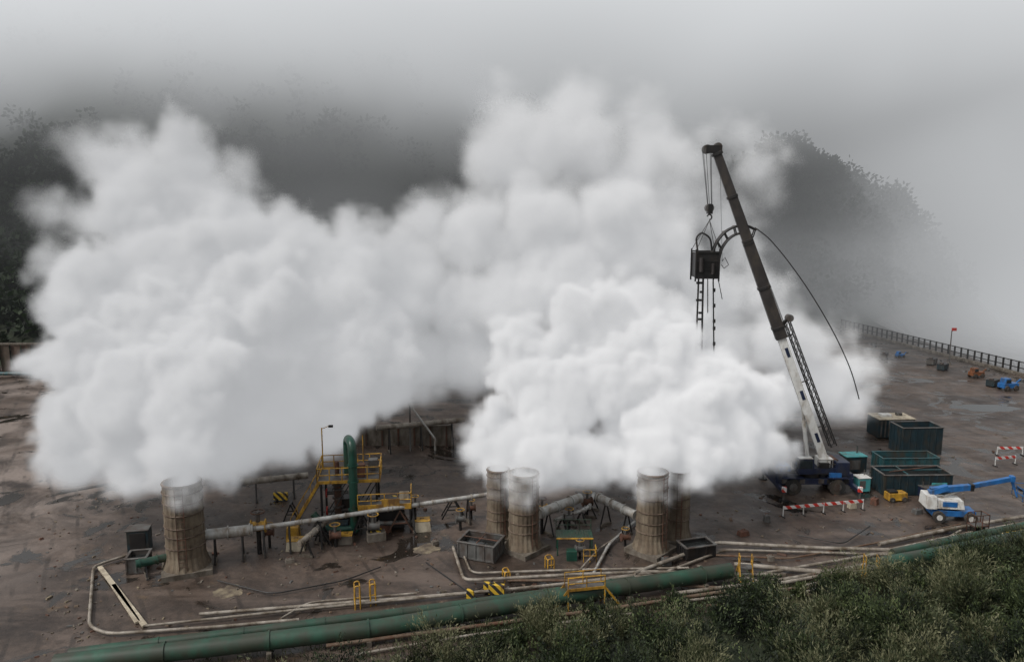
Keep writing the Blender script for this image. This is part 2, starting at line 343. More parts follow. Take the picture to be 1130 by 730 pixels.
# ------------------------------------------------------------------ wellhead platform
def platform():
    o=G(388,584); m=MB(o,.12); Y=M['yellow']; K=M['black']
    for x in(-2.4,0,2.2):
        for y in(0,3.2):
            m.beam((x,y,0),(x,y,4.3),.18,.18,K)
    for x0,x1 in((-2.4,0),(0,2.2)):
        m.beam((x0,0,.3),(x1,0,4.1),.09,.09,K); m.beam((x0,3.2,.3),(x1,3.2,4.1),.09,.09,K)
    m.box((-.1,1.6,4.35),(5.2,3.6,.12),M['grey']); 
    for y in(-.2,3.4): m.beam((-2.7,y,4.35),(2.5,y,4.35),.08,.28,Y)
    for x in(-2.7,2.5): m.beam((x,-.2,4.35),(x,3.4,4.35),.08,.28,Y)
    m.rail([(-2.7,-.2,4.4),(2.5,-.2,4.4),(2.5,3.4,4.4),(-2.7,3.4,4.4),(-2.7,-.2,4.4)],1.15,Y,.05,1.0)
    m.box((2.9,-.2,2.4),(4.4,2.2,.1),M['grey']); m.beam((.7,-1.3,2.4),(5.1,-1.3,2.4),.06,.5,Y); m.beam((5.1,-1.3,2.4),(5.1,.9,2.4),.06,.5,Y)
    m.rail([(.7,-1.3,2.45),(5.1,-1.3,2.45),(5.1,.9,2.45)],1.1,Y,.045,.9)
    for x in(.9,5.): 
        for y in(-1.2,.8): m.beam((x,y,0),(x,y,2.4),.14,.14,K)
    m.box((3.4,-1.36,2.75),(1.5,.05,.75),Y); m.box((4.5,.2,2.8),(.8,.05,.7),M['cream'])
    for i in range(13): m.box((-4.9+i*.2,.8,.2+i*.33),(.32,.9,.05),M['grey'])
    for y in(.33,1.27): m.beam((-5.1,y,0),(-2.5,y,4.3),.06,.22,Y); m.beam((-5.1,y,1.05),(-2.5,y,5.35),.05,.05,Y)
    for i in range(5): m.beam((-5.1+i*.6,.33,i*1.0),(-5.1+i*.6,.33,1.05+i*1.0),.045,.045,Y)
    m.tube([(-2.6,3.3,4.4),(-2.6,3.3,8.1)],.06,Y,6); m.beam((-2.6,3.3,8.0),(-1.9,3.2,8.3),.06,.06,Y); m.box((-1.8,3.2,8.25),(.4,.2,.2),K)
    m.tube([(.9,3.3,4.4),(.9,3.3,7.3)],.05,Y,6)
    m.tube([(-1.2,1.5,0),(-1.2,1.5,3.6)],.32,M['rust'],14)
    for z in(.8,1.6,2.4,3.2,3.6): m.tube([(-1.2,1.5,z-.07),(-1.2,1.5,z+.07)],.5,M['grey'],16)
    for z in(1.2,2.8): m.tube([(-2.1,1.5,z),(-.3,1.5,z)],.16,M['grey'],10); m.tube([(-2.1,1.5,z),(-2.2,1.5,z)],.4,M['red'],14)
    m.box((-.9,-.6,.5),(1.4,.9,1.0),M['tealdark']); m.box((2.2,-2.3,.35),(1.5,.9,.7),M['conc'],.2); m.box((-1.6,-2.2,.4),(.9,.9,.8),M['black'],.3)
    m.box((.8,.8,5.0),(.9,.7,1.1),M['rust']); m.box((1.8,2.6,4.9),(.8,.8,.9),M['grey']); m.tube([(-1.2,1.5,3.6),(-1.2,1.5,5.6)],.2,M['rust'],10)
    m.box((3.4,.2,1.0),(2.2,1.6,1.6),M['black']); m.tube([(2.,-.9,.8),(5.2,-.9,.8)],.2,M['grey'],10); m.box((-.2,2.2,1.2),(1.8,1.2,1.9),M['black'])
    m.make("wellhead_platform")
    g=MB(o,.12); r=.36
    pts=g.rnd([(0.35,-.9,.2),(.35,-.9,7.9),(-.2,.9,7.9),(-.2,.9,4.6)],.75,8)
    g.tube(pts,r,M['greendark'],20)
    for z in(.4,2.2,4.6,6.0): g.tube([(.35,-.9,z-.07),(.35,-.9,z+.07)],r*1.3,M['greendark'],20)
    g.tube(g.rnd([(.35,-.9,.5),(-1.8,-1.2,.5),(-3.0,-1.0,2.0)],.6),.3,M['greendark'],14)
    g.make("green_pipe_loop",0)
platform()
def aframe(u,v,w,h,mt):
    m=MB(G(u,v),.15)
    for y in(-.4,.4):
        m.beam((-w/2,y,0),(0,y,h),.12,.12,M[mt]); m.beam((w/2,y,0),(0,y,h),.12,.12,M[mt]); m.beam((-w*.28,y,h*.45),(w*.28,y,h*.45),.1,.1,M[mt])
    m.beam((0,-.5,h),(0,.5,h),.16,.16,M[mt]); m.make("pipe_trestle")
for a in [(352,601,2.2,2.2,'black'),(442,586,2.2,2.0,'rust'),(500,570,2.,1.8,'black'),(400,592,1.8,2.,'black'),(322,574,1.4,1.6,'black')]: aframe(*a)
def block(u,v,s,mt,rz=.2,cap=None):
    m=MB(G(u,v),rz); m.box((0,0,s[2]/2),s,M[mt],taper=.86)
    if cap: m.box((0,0,s[2]+.03),(s[0]*.9,s[1]*.9,.06),M[cap])
    m.tube([(-.15,0,s[2]),(-.15,0,s[2]+.15),(.15,0,s[2]+.15),(.15,0,s[2])],.03,M['rust'],6)
    m.make("anchor_block",.03)
for a in [(327,605,(1.5,1.1,.8),'cream',.1,'yellow'),(324,594,(1.1,.9,1.1),'yellow',.1),(466,584,(1.5,1.1,.9),'cream',.15,'yellow'),(436,561,(1.3,.9,1.),'yellow',.1),(382,598,(1.2,1.,.7),'conc',.1,'yellow'),(415,594,(1.,.7,.8),'hazard',.1),(425,586,(1.,.7,.7),'rust',.3),
          (320,620,(.7,.5,.3),'conc',.4),(590,650,(.5,.4,.3),'rust',.4),(900,640,(.6,.5,.4),'rust',.2),(925,646,(.7,.4,.3),'grey',.5),(735,622,(.7,.6,.5),'grey',.2),(850,618,(.5,.5,.4),'conc',.2),(545,553,(1.,.8,.8),'grey',.1),(480,600,(.6,.4,.3),'conc',.6),
          (940,560,(.7,.5,.5),'cream',.2),(965,556,(.6,.6,.6),'rust',.7),(1012,566,(.8,.6,.4),'grey',.3),(820,590,(.9,.6,.4),'rust',.4),(846,575,(.5,.5,.6),'grey',.1)]: block(*a)
def stripedblock(u,v,w=.9):
    m=MB(G(u,v),-.1); m.box((0,0,.45),(w,.35,.7),M['hazard']); m.box((-w*.3,0,.05),(.15,.6,.1),M['black']); m.box((w*.3,0,.05),(.15,.6,.1),M['black']); m.make("hazard_barrier")
for a in [(548,656,1.1),(519,662,.5),(310,552,1.3),(437,556,1.0),(540,654,.8)]: stripedblock(*a)
def frame(u,v,w,h,name="yellow_guard_rail"):
    m=MB(G(u,v),.25); Y=M['yellow']
    m.tube(m.rnd([(-w/2,0,0),(-w/2,0,h),(w/2,0,h),(w/2,0,0)],.2),.05,Y,8); m.tube([(-w/2,0,h*.5),(w/2,0,h*.5)],.04,Y,6)
    m.tube(m.rnd([(-w/2,.7,0),(-w/2,.7,h),(w/2,.7,h),(w/2,.7,0)],.2),.05,Y,8)
    for x in(-w/2,w/2): m.tube([(x,0,h*.9),(x,.7,h*.9)],.04,Y,6)
    m.make(name,0)
frame(395,672,.35,1.7);frame(412,668,.35,1.6);frame(608,630,.5,1.0);frame(560,642,.4,.8)
def stile(u,v,w,h,rz):
    m=MB(G(u,v),rz); Y=M['yellow']
    m.box((0,0,h),(w,.9,.07),M['grey']); m.rail([(-w/2,-.45,h),(w/2,-.45,h)],.85,Y,.04,.9); m.rail([(-w/2,.45,h),(w/2,.45,h)],.85,Y,.04,.9)
    for x in(-w/2,w/2):
        for y in(-.45,.45): m.beam((x,y,0),(x,y,h),.09,.09,Y)
    m.beam((-w/2,-.48,h),(w/2,-.48,h),.04,.2,Y)
    for s_ in(-1,1):
        for i in range(4): m.box((s_*(w/2+.2+i*.25),0,h-.3-i*.3),(.25,.8,.04),M['grey'])
        for y in(-.45,.45): m.beam((s_*w/2,y,h),(s_*(w/2+1.1),y,.05),.05,.14,Y)
    m.make("pipe_crossing_walkway",0)
stile(645,668,2.6,1.5,.2); stile(822,640,.7,1.1,1.4); stile(960,641,.7,1.1,1.4)
# ------------------------------------------------------------------ tanks
def opentank(u,v,L_,W,h,mt,rz,ribs=True,fill='water',fl=.7):
    m=MB(G(u,v),rz); t=.1; a=M[mt]
    m.box((0,0,.12),(L_,W,.16),a)
    for s_ in(-1,1):
        m.box((0,s_*(W/2-t/2),.2+h/2),(L_,t,h),a); m.box((s_*(L_/2-t/2),0,.2+h/2),(t,W-2*t-.01,h),a)
        m.box((0,s_*(W/2-.03),.2+h+.04),(L_+.1,.2,.09),M['grey'] if mt!='teal' else a); m.box((s_*(L_/2-.03),0,.2+h+.045),(.2,W,.085),M['grey'] if mt!='teal' else a)
    m.box((0,0,.2+h*fl/2),(L_-2*t-.02,W-2*t-.02,h*fl),M[fill])
    if ribs:
        n=int(L_/.7)
        for i in range(n+1):
            x=-L_/2+.1+i*(L_-.2)/n
            for s_ in(-1,1): m.box((x,s_*(W/2+.03),.2+h/2),(.1,.07,h*.94),a)
        for s_ in(-1,1):
            for i in range(4): m.box((s_*(L_/2+.03),-W/2+.3+i*(W-.6)/3,.2+h/2),(.07,.1,h*.94),a)
    for s_ in(-1,1): m.box((s_*L_*.3,0,.03),(.2,W*.98,.06),M['black'])
    return m
m=opentank(531,612,3.1,2.3,1.15,'grey',-.35); m.beam((-1.5,0,1.4),(1.5,0,1.4),.1,.08,M['rust']); m.beam((0,-1.1,1.4),(0,1.1,1.4),.08,.07,M['rust']); m.make("settling_tank")
m=opentank(768,612,2.6,1.6,.8,'black',.3); m.make("settling_tank")
m=opentank(154,628,1.5,1.6,1.0,'grey',.2); m.make("settling_tank")
m=MB(G(155,606),.2); m.box((0,0,.9),(1.6,1.2,1.8),M['tealdark']); m.box((0,-.62,1.0),(1.2,.04,1.3),M['black']); m.box((0,0,1.85),(1.75,1.35,.1),M['grey']); m.make("equipment_cabinet")
m=MB(G(634,612),.0)
m.box((0,.6,1.5),(2.9,1.5,.08),M['greenpipe'])
for i in range(14): m.box((-1.4+i*.215,.6,1.56),(.04,1.5,.05),M['greendark'])
for x in(-1.35,1.35):
    for y in(-.1,1.3): m.beam((x,y,0),(x,y,1.5),.1,.1,M['greendark'])
m.beam((-1.45,-.17,1.45),(1.45,-.17,1.45),.06,.12,M['yellow']); m.rail([(-1.4,1.33,1.5),(1.4,1.33,1.5)],.9,M['greenpipe'],.035,.9)
m.rail([(.6,-1.2,0),(1.6,-1.2,0),(1.6,-.3,0)],1.0,M['yellow'],.04,.5); m.box((-.3,-.8,.4),(.8,.6,.8),M['greendark']); m.make("grated_platform")
m=opentank(1004,541,6.6,2.7,1.8,'tealdark',.02,fl=.75); m.box((2.0,-1.42,1.15),(1.5,.03,.3),M['turq']); m.beam((-3,0,2.1),(3,0,2.1),.12,.1,M['teal']); m.beam((-1,-1.2,2.1),(-1,1.2,2.1),.1,.09,M['teal']); m.tube([(-2.6,-.8,2.2),(2.6,.6,2.25)],.06,M['rust'],8); m.make("open_top_container",.02)
m=opentank(998,517,6.0,2.4,1.3,'teal',.03,fl=.6); m.make("open_top_container",.02)
m=opentank(1009,498,4.6,2.7,2.9,'tealdark',.05,fl=.8); m.make("open_top_container",.02)
m=MB(G(982,480),.05); m.box((0,0,1.2),(4.4,2.8,2.2),M['tealdark']); m.box((0,0,2.36),(4.5,2.9,.12),M['cream'])
for i in range(9): m.box((-1.9+i*.47,-1.43,1.2),(.18,.06,2.0),M['grey'])
m.box((-.8,0,2.55),(1.2,1.,.3),M['white']); m.box((1.,.2,2.6),(.6,.6,.35),M['grey']); m.make("generator_container",.02)
m=MB(G(950,541),.1); m.box((0,0,.75),(1.2,1.1,1.3),M['turq']); m.box((0,0,1.44),(1.3,1.2,.08),M['white']); m.box((-.2,-.57,.8),(.6,.03,.8),M['grey']); m.tube([(.4,.3,1.4),(.4,.3,2.0)],.05,M['grey'],8); m.make("compressor_unit",.03)
m=MB(G(940,520),.1); m.box((0,0,1.0),(2.2,1.6,1.6),M['tealdark']); m.box((0,0,1.85),(2.3,1.7,.1),M['turq']); m.box((-.2,-.83,1.),(1.2,.03,1.),M['grey']); m.tube([(.6,.3,1.9),(.6,.3,2.7)],.08,M['grey'],8);m.make("compressor_unit",.03)
m=MB(G(988,552),.1); m.box((0,0,.5),(1.8,.9,.7),M['yellow']); m.box((-.4,0,.95),(.8,.7,.2),M['black']); 
for x in(-.6,.6): m.wheel((x,-.5,.25),.25,.15,(0,1,0)); m.wheel((x,.5,.25),.25,.15,(0,1,0))
m.tube([(.9,0,.4),(1.6,0,.25)],.04,M['black'],6); m.make("portable_pump",.03)
for (u,v,c) in ((1024,548,'navy'),(965,535,'black')):
    m=MB(G(u,v),.3); m.box((0,0,.55),(1.5,1.0,.9),M[c]); m.box((0,0,1.05),(1.6,1.1,.08),M['grey']); m.box((.3,-.52,.6),(.5,.03,.5),M['white']); m.box((0,0,.05),(1.3,1.2,.1),M['black']); m.tube([(-.5,.2,1.05),(-.5,.2,1.5)],.05,M['grey'],6); m.make("power_pack",.03)
# ------------------------------------------------------------------ crane
def crane():
    o=G(893,540); o.z=0; m=MB(o,.0); N=M['navy']; K=M['black']; W=M['white']; D=M['boomdark']
    m.box((0,0,1.25),(7.4,2.4,.55),N); m.box((-3.2,0,1.75),(1.1,2.3,.6),N); m.box((2.9,0,1.75),(1.7,2.3,.5),N,taper=.92)
    for x in(-2.1,2.1):
        for y in(-1.15,1.15):
            m.wheel((x,y,.78),.78,.62,(0,1,0)); m.box((x,y,1.66),(1.9,.7,.1),N)
    for x in(-3.55,3.55):
        m.beam((x,-3.1,.95),(x,3.1,.95),.34,.36,N)
        for y in(-3.0,3.0): m.tube([(x,y,.1),(x,y,1.3)],.12,M['grey'],10); m.tube([(x,y,0.02),(x,y,.14)],.42,K,14)
        m.box((x,-3.0,1.15),(.4,.25,.5),M['redwhite'])
    m.tube([(0,0,1.5),(0,0,1.95)],1.0,K,24)
    m.box((.4,0,2.25),(3.6,2.3,.6),N); m.box((2.6,0,2.5),(1.3,2.5,1.3),N); m.box((3.28,0,2.5),(.08,2.2,.9),K)
    m.box((-.9,-.85,2.75),(1.6,.8,1.5),N,taper=.9); m.box((-.95,-1.24,2.95),(1.2,.05,.8),M['glass']); m.box((-1.72,-.85,2.95),(.05,.6,.85),M['glass']); m.box((-.9,-.85,3.52),(1.3,.7,.06),W)
    m.box((1.,.95,2.8),(1.8,.6,.7),M['grey']); m.tube([(1.6,-.9,2.5),(1.6,-.9,3.3)],.08,K,8)
    m.box((-2.6,.2,2.3),(1.0,1.4,.5),M['blue']); m.box((1.9,-1.25,1.9),(1.2,.12,.5),M['blue'])
    m.rail([(-3.5,-1.1,2.05),(-2.7,-1.1,2.05)],.6,M['grey'],.03,.4); m.box((.9,-.9,2.8),(.9,.5,.5),K)
    for x in(-2.9,-1.2,.6,1.4,3.0): m.box((x,-1.24,1.3),(.5,.08,.4),M['grey'] if x<1 else K)
    m.tube([(-2.6,-1.1,2.1),(1.8,-1.2,2.0)],.04,K,6); m.rail([(.2,-1.1,2.55),(2.,-1.1,2.55)],.8,M['grey'],.03,.6)
    m.tube([(2.1,-.6,2.9),(2.1,.6,2.9)],.42,M['rust'],18)
    b0=m.w(P(909,506,71.5)); b1=m.w(P(790,166,73.5)); d=(b1-b0); Lb=d.length; d.normalize()
    sd=d.cross(Vector((0,1,0))).normalized()
    if sd.x<0: sd=-sd
    at=lambda t: b0+d*(Lb*t)
    m.box(b0+Vector((0,0,-.5)),(1.3,1.3,1.4),W)
    m.beam(at(-.02),at(.42),.72,.78,W); m.beam(at(.40),at(.44),.9,.95,M['grey'])
    m.beam(at(.40),at(.70),1.05,1.08,D,.95,.98); m.beam(at(.70),at(.995),.86,.9,D,.72,.74)
    for t in(.43,.56,.70,.71,.85,.985): m.beam(at(t),at(t+.008),1.16 if t<.7 else .98,1.18 if t<.7 else 1.0,K)
    for t in(.06,.20,.34): m.beam(at(t)+Vector((0,-.37,0)),at(t+.03)+Vector((0,-.37,0)),.06,.3,N)
    off=sd*.95; ch=[]
    for a in((.0,-.3),(.55,-.3),(.0,.3),(.55,.3)):
        q0=at(.03)+off+sd*a[0]+Vector((0,a[1],0)); q1=at(.44)+off*.8+sd*a[0]*.8+Vector((0,a[1],0)); ch.append((q0,q1)); m.tube([q0,q1],.06,K,6)
    n=18
    for i in range(n):
        t0=i/n;t1=(i+1)/n
        for a,b_ in((0,1),(2,3),(0,2),(1,3)):
            p=ch[a][0].lerp(ch[a][1],t0); q=ch[b_][0].lerp(ch[b_][1],t1); m.tube([p,q],.03,K,5)
            m.tube([p,ch[b_][0].lerp(ch[b_][1],t0)],.03,K,5)
    for t in(.1,.25,.4): m.beam(at(t),at(t)+off*1.2,.1,.1,M['grey'])
    c0=b0+Vector((-1.5,0,-.3)); m.tube([c0,c0.lerp(at(.22),.6)],.2,W,14); m.tube([c0.lerp(at(.22),.6),at(.22)],.12,M['lag'],12)
    m.beam(at(.43),at(.455)+sd*1.5,.25,.3,K); m.tube([at(.45)+sd*1.3+Vector((0,-.3,0)),at(.45)+sd*1.3+Vector((0,.3,0))],.35,M['grey'],14)
    tip=at(1.0); m.box(tip+Vector((-.25,0,.1)),(1.5,.8,.7),K); m.beam(tip,tip+Vector((-1.0,0,.1)),.4,.3,D)
    for y in(-.25,0,.25):
        m.tube([tip+Vector((-.85,y-.06,.1)),tip+Vector((-.85,y+.06,.1))],.42,M['grey'],16)
        m.tube([tip+Vector((.15,y-.06,.35)),tip+Vector((.15,y+.06,.35))],.35,M['grey'],16)
    m.tube([tip+Vector((.2,0,.6)),b0+d*2+sd*.6+Vector((0,0,.6))],.025,K,5)
    m.tube([tip+Vector((.2,.2,.6)),b0+d*2+sd*.7+Vector((0,0,.6))],.025,K,5)
    hk=m.w(P(783,236,73.5))
    for x,y in((-.3,-.2),(-.3,.2),(.3,-.2),(.3,.2),(0,.25)): m.tube([tip+Vector((-.85+x*1.2,y,0)),hk+Vector((x*.6,y*.5,.7))],.03,K,5)
    m.beam(hk+Vector((0,0,.9)),hk,.45,.65,K); m.tube([hk+Vector((-.05,-.3,.55)),hk+Vector((-.05,.3,.55))],.4,M['grey'],16)
    m.tube([hk+Vector((math.sin(t*.5)*.22,0,-.3-math.cos(t*.5)*.25)) for t in range(0,10)],.07,K,8)
    m.tube([tip+Vector((.3,-.2,.2)),m.w(P(797,288,73))],.02,K,5)
    m.make("mobile_crane",.02)
crane()
def injector():
    Y=73.3; o=P(778,292,Y); m=MB(o); K=M['black']
    q=lambda u,v,dy=0: m.w(P(u,v,Y))+Vector((0,dy,0))
    m.box((0,0,0),(2.1,1.8,2.3),K); 
    for z in(-1.2,-.4,.4,1.2): m.beam((-1.15,-.95,z),(1.15,-.95,z),.1,.12,K)
    for x in(-1.1,1.1):
        for y in(-.95,.95): m.beam((x,y,-1.5),(x,y,1.5),.13,.13,K)
    for s_ in(-1,1): m.beam((-1.1,s_*.95,1.25),(1.1,s_*.95,1.25),.12,.12,K)
    m.tube([(-.6,-1.1,-.6),(-.6,-1.1,.7)],.22,M['boomdark'],10); m.tube([(.5,-1.1,-.8),(.5,-1.1,.2)],.18,M['boomdark'],10)
    for a in((-1.1,-.95),(1.1,-.95),(-1.1,.95),(1.1,.95)): m.tube([(a[0],a[1],1.4),q(783,243)],.03,K,5)
    arc=[(786,278),(791,266),(799,256),(810,250),(823,248),(833,253)]
    arc2=[(792,290),(796,274),(803,264),(812,258),(822,257),(830,262)]
    for dy in(-.25,.25):
        m.tube(m.rnd([q(u,v,dy) for u,v in arc],.5,3),.1,K,8); m.tube(m.rnd([q(u,v,dy) for u,v in arc2],.5,3),.09,K,8)
    for a,b_ in zip(arc,arc2):
        for dy in(-.25,.25): m.tube([q(*a,dy),q(*b_,dy)],.06,K,6)
        m.tube([q(*a,-.3),q(*a,.3)],.12,M['grey'],8)
    m.tube(m.rnd([q(770,278),(q(768,262)),q(774,256),q(784,262),q(786,280)],.5,4),.09,K,8)
    cb=[(833,251),(848,262),(866,283),(888,313),(908,345),(925,376),(940,410),(948,440)]
    m.tube(m.rnd([m.w(P(u,v,Y-i*.1)) for i,(u,v) in enumerate(cb)],2.2,4),.055,K,6)
    for u0,v0,u1,v1,r in((771,306,768,385,.09),(776,306,774,398,.10),(787,306,788,408,.07),(781,306,781,345,.05),(791,300,797,330,.04)):
        m.tube([q(u0,v0),q(u1,v1)],r,K,7)
    for i,(v,wd,x) in enumerate([(312,.6,772),(322,.3,774),(331,.5,771),(345,.35,773),(352,.55,772),(371,.3,774),(380,.5,771)]): m.box(q(x,v),(wd,.25,.2),K)
    m.tube([q(797,288),q(800,284),q(804,292),q(799,296),q(796,292)],.04,K,6)
    for i in range(6): m.box(q(788,320+i*14+(i%3)*3),(.22,.22,.35),K)
    m.make("coiled_tubing_injector",0)
injector()
def barrier(a,b_,h=1.0,mt='redwhite'):
    p=G(*a);q=G(*b_); m=MB(p,math.atan2((q-p).y,(q-p).x)); l=(q-p).length; n=max(1,int(l/2))
    m.box((l/2,0,h*.85),(l,.05,.28),M[mt])
    for i in range(n+1):
        x=l*i/n; m.beam((x,0,0),(x,0,h),.07,.07,M['white']); m.box((x,0,.04),(.12,.6,.08),M['black'])
    m.make("safety_barrier",0)
barrier((864,570),(952,562)); barrier((1100,502),(1128,502)); barrier((1098,514),(1120,512)); barrier((1105,598),(1140,592),.8,'hazard')
# ------------------------------------------------------------------ boom lift
def boomlift():
    o=G(1048,572); m=MB(o,-.15); B=M['blue']; K=M['black']
    m.box((0,0,.75),(3.6,1.5,.5),B)
    for x in(-1.3,1.3):
        for y in(-1.,1.): m.wheel((x,y,.5),.5,.42,(0,1,0),hub='white')
    m.tube([(0,0,1.0),(0,0,1.2)],.6,K,18)
    m.box((-.6,0,1.55),(2.9,1.6,.75),M['white'],taper=.9); m.box((-1.9,0,1.7),(.9,1.9,1.1),M['white'],taper=.88); m.box((-.4,-.81,1.6),(1.2,.04,.45),B)
    m.beam((-1.9,0,2.3),(-.4,0,2.9),.5,.5,B)
    m.beam((-1.8,0,2.55),(1.6,.2,2.95),.46,.5,B); m.beam((1.3,.2,2.95),(5.0,.6,3.75),.34,.38,B); m.beam((4.9,.6,3.75),(5.3,.6,2.8),.18,.22,B)
    m.tube([(-1.,0,1.9),(.9,.1,2.7)],.1,M['lag'],10); m.box((1.6,.2,2.95),(.3,.6,.6),K); m.box((5.,.6,3.75),(.35,.5,.5),B)
    c=Vector((6.0,.5,2.05)); m.box(c,(1.0,1.9,.07),M['grey'])
    m.rail([c+Vector((-.5,-.95,0)),c+Vector((.5,-.95,0)),c+Vector((.5,.95,0)),c+Vector((-.5,.95,0)),c+Vector((-.5,-.95,0))],1.05,B,.035,.95)
    m.box(c+Vector((-.35,0,.85)),(.25,.7,.25),K); m.beam((5.3,.6,2.8),c+Vector((-.5,0,.1)),.15,.15,B)
    m.make("boom_lift",.03)
boomlift()
m=MB(G(1078,590),.2); m.box((0,0,.9),(1.3,.9,.08),M['grey']); m.rail([(-.65,-.45,.0),(.65,-.45,.0),(.65,.45,.0),(-.65,.45,.0),(-.65,-.45,.0)],1.9,M['rust'],.04,.6); m.box((0,0,.5),(.9,.6,.6),M['black']); m.make("tool_cage",0)
def smallmachine(name,u,v,mt,s=1.):
    m=MB(G(u,v),.2); m.box((0,0,.75*s),(2.6*s,1.3*s,.7*s),M[mt]); m.box((-.5*s,0,1.4*s),(1.1*s,1.2*s,.9*s),M[mt],taper=.85); m.box((-.5*s,-.6*s,1.45*s),(.8*s,.08,.5*s),M['glass'])
    for x in(-.8,.8):
        for y in(-.7,.7): m.wheel((x*s,y*s,.4*s),.4*s,.3*s,(0,1,0))
    m.beam((1.2*s,0,.9*s),(2.2*s,0,1.6*s),.2*s,.2*s,M[mt]); m.box((2.3*s,0,1.4*s),(.5*s,1.0*s,.5*s),M['grey']); m.make(name,.03)
smallmachine("compact_loader",1077,416,'orange',.85); smallmachine("blue_forklift",1112,430,'blue',1.0); smallmachine("blue_forklift",993,394,'blue',.6)
for k,(u,v,mt) in enumerate([(1028,402,'grey'),(1095,426,'tealdark'),(975,396,'grey'),(1040,408,'tealdark')]):
    m=MB(G(u,v),random.random()); m.box((0,0,.6),(2.0,1.2,.9),M[mt]); m.box((0,0,1.1),(2.1,1.3,.08),M['black']); m.box((.4,0,.07),(.2,1.3,.12),M['black']);m.box((-.6,0,.08),(.2,1.25,.14),M['black']);m.box((-.6,0,1.25),(.5,.6,.25),M['grey']); m.make("storage_crate",.03)
# ------------------------------------------------------------------ fence, pole, wall
f0=G(928,363);f1=G(1150,420)
m=MB(f0); fv=f1-f0; n=34
for i in range(n+1):
    p=fv*(i/n); m.beam(p,p+Vector((0,0,2.3)),.2,.2,M['black'])
for z in(.3,1.2,2.2): m.beam(Vector((0,0,z)),fv+Vector((0,0,z)),.1,.14,M['black'])
for i in range(n*6): 
    p=fv*(i/(n*6)); m.tube([p+Vector((0,0,.3)),p+Vector((0,0,2.2))],.025,M['black'],4)
m.make("perimeter_fence",0)
m=MB(f0+Vector((0,-1.6,0))); m.beam((0,0,.25),fv+Vector((0,0,.25)),.5,.5,M['conc']); m.make("kerb_wall",.03)
m=MB(G(1047,402)); m.tube([(0,0,0),(0,0,6.0)],.11,M['grey'],8,r1=.08); m.beam((0,0,5.9),(.7,0,6.2),.06,.06,M['grey']); m.box((.4,0,6.25),(.7,.35,.5),M['red']); m.box((0,0,.2),(.5,.5,.4),M['conc']); m.make("lamp_post",0)
m=MB((-62,125.5,0))
for i in range(90):
    x=-i*.9+8; y=0 if i%2 else .35; m.box((x,y,2.5),(.88,.12,5.1),M['wall'])
m.beam((8,-.1,5.0),(-73,-.1,5.0),.3,.3,M['conc']); m.make("retaining_wall",0)
m=MB((-60,122,0)); m.tube([(0,0,.7),(-70,0,.7)],.3,M['teal'],12)
for i in range(12): m.box((-i*6,0,.2),(.3,.6,.4),M['conc'])
m.make("teal_pipeline",0)
m=MB((-14,86,0)); m.box((0,0,1.2),(14,.4,2.4),M['conc']); 
for i in range(8): m.box((-6.5+i*1.85,-.25,1.2),(.2,.12,2.4),M['rust'])
m.make("concrete_wall",.02)
def patch(name,u,v,rx,ry,mt,seed):
    c=G(u,v,.012); vs=[(0,0,0)];n=40
    for k in range(n):
        q=2*math.pi*k/n; s_=1+.5*mnoise.fractal(Vector((math.cos(q)*1.3+seed,math.sin(q)*1.3,seed)),1,2,4); vs.append((math.cos(q)*rx*s_,math.sin(q)*ry*s_,0))
    m=MB(c); m.add(vs,[(0,1+k,1+(k+1)%n) for k in range(n)],M[mt]); m.make(name,0)
patch("mud_patch",253,652,1.0,.9,'soil',1.2);patch("mud_patch",470,605,1.0,.8,'soil',5.2)
patch("puddle",1085,450,4,2,'water',2.)
# ------------------------------------------------------------------ foliage
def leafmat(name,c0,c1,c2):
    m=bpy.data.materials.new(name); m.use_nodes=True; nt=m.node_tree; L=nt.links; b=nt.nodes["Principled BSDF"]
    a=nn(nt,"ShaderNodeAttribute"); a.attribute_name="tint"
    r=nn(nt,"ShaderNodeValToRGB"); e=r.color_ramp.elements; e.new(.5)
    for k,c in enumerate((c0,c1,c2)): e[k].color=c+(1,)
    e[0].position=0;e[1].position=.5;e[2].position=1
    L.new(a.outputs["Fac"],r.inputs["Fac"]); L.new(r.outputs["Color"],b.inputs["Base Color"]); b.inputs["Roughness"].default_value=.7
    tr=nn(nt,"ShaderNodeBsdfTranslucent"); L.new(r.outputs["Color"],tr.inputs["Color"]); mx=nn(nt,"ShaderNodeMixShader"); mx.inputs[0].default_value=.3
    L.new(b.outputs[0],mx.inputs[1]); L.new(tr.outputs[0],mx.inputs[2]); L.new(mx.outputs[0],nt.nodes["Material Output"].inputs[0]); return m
def quads(name,base,dirv,side,ln,wd,tint,mat):
    N=len(base); side=side/np.linalg.norm(side,axis=1,keepdims=True)
    v=np.empty((N,4,3)); v[:,0]=base; v[:,1]=base+dirv*ln[:,None]*.5+side*wd[:,None]*.5; v[:,2]=base+dirv*ln[:,None]; v[:,3]=base+dirv*ln[:,None]*.5-side*wd[:,None]*.5
    me=bpy.data.meshes.new(name); me.vertices.add(N*4); me.vertices.foreach_set("co",v.reshape(-1)); me.loops.add(N*4); me.loops.foreach_set("vertex_index",np.arange(N*4,dtype=np.int32))
    me.polygons.add(N); me.polygons.foreach_set("loop_start",np.arange(0,N*4,4,dtype=np.int32)); me.update(); me.validate()
    at=me.attributes.new("tint",'FLOAT','POINT'); at.data.foreach_set("value",np.repeat(tint,4).astype(np.float32)); me.materials.append(mat)
    o=bpy.data.objects.new(name,me); scene.collection.objects.link(o); return o
def unit(a): return a/np.maximum(np.linalg.norm(a,axis=1,keepdims=True),1e-6)
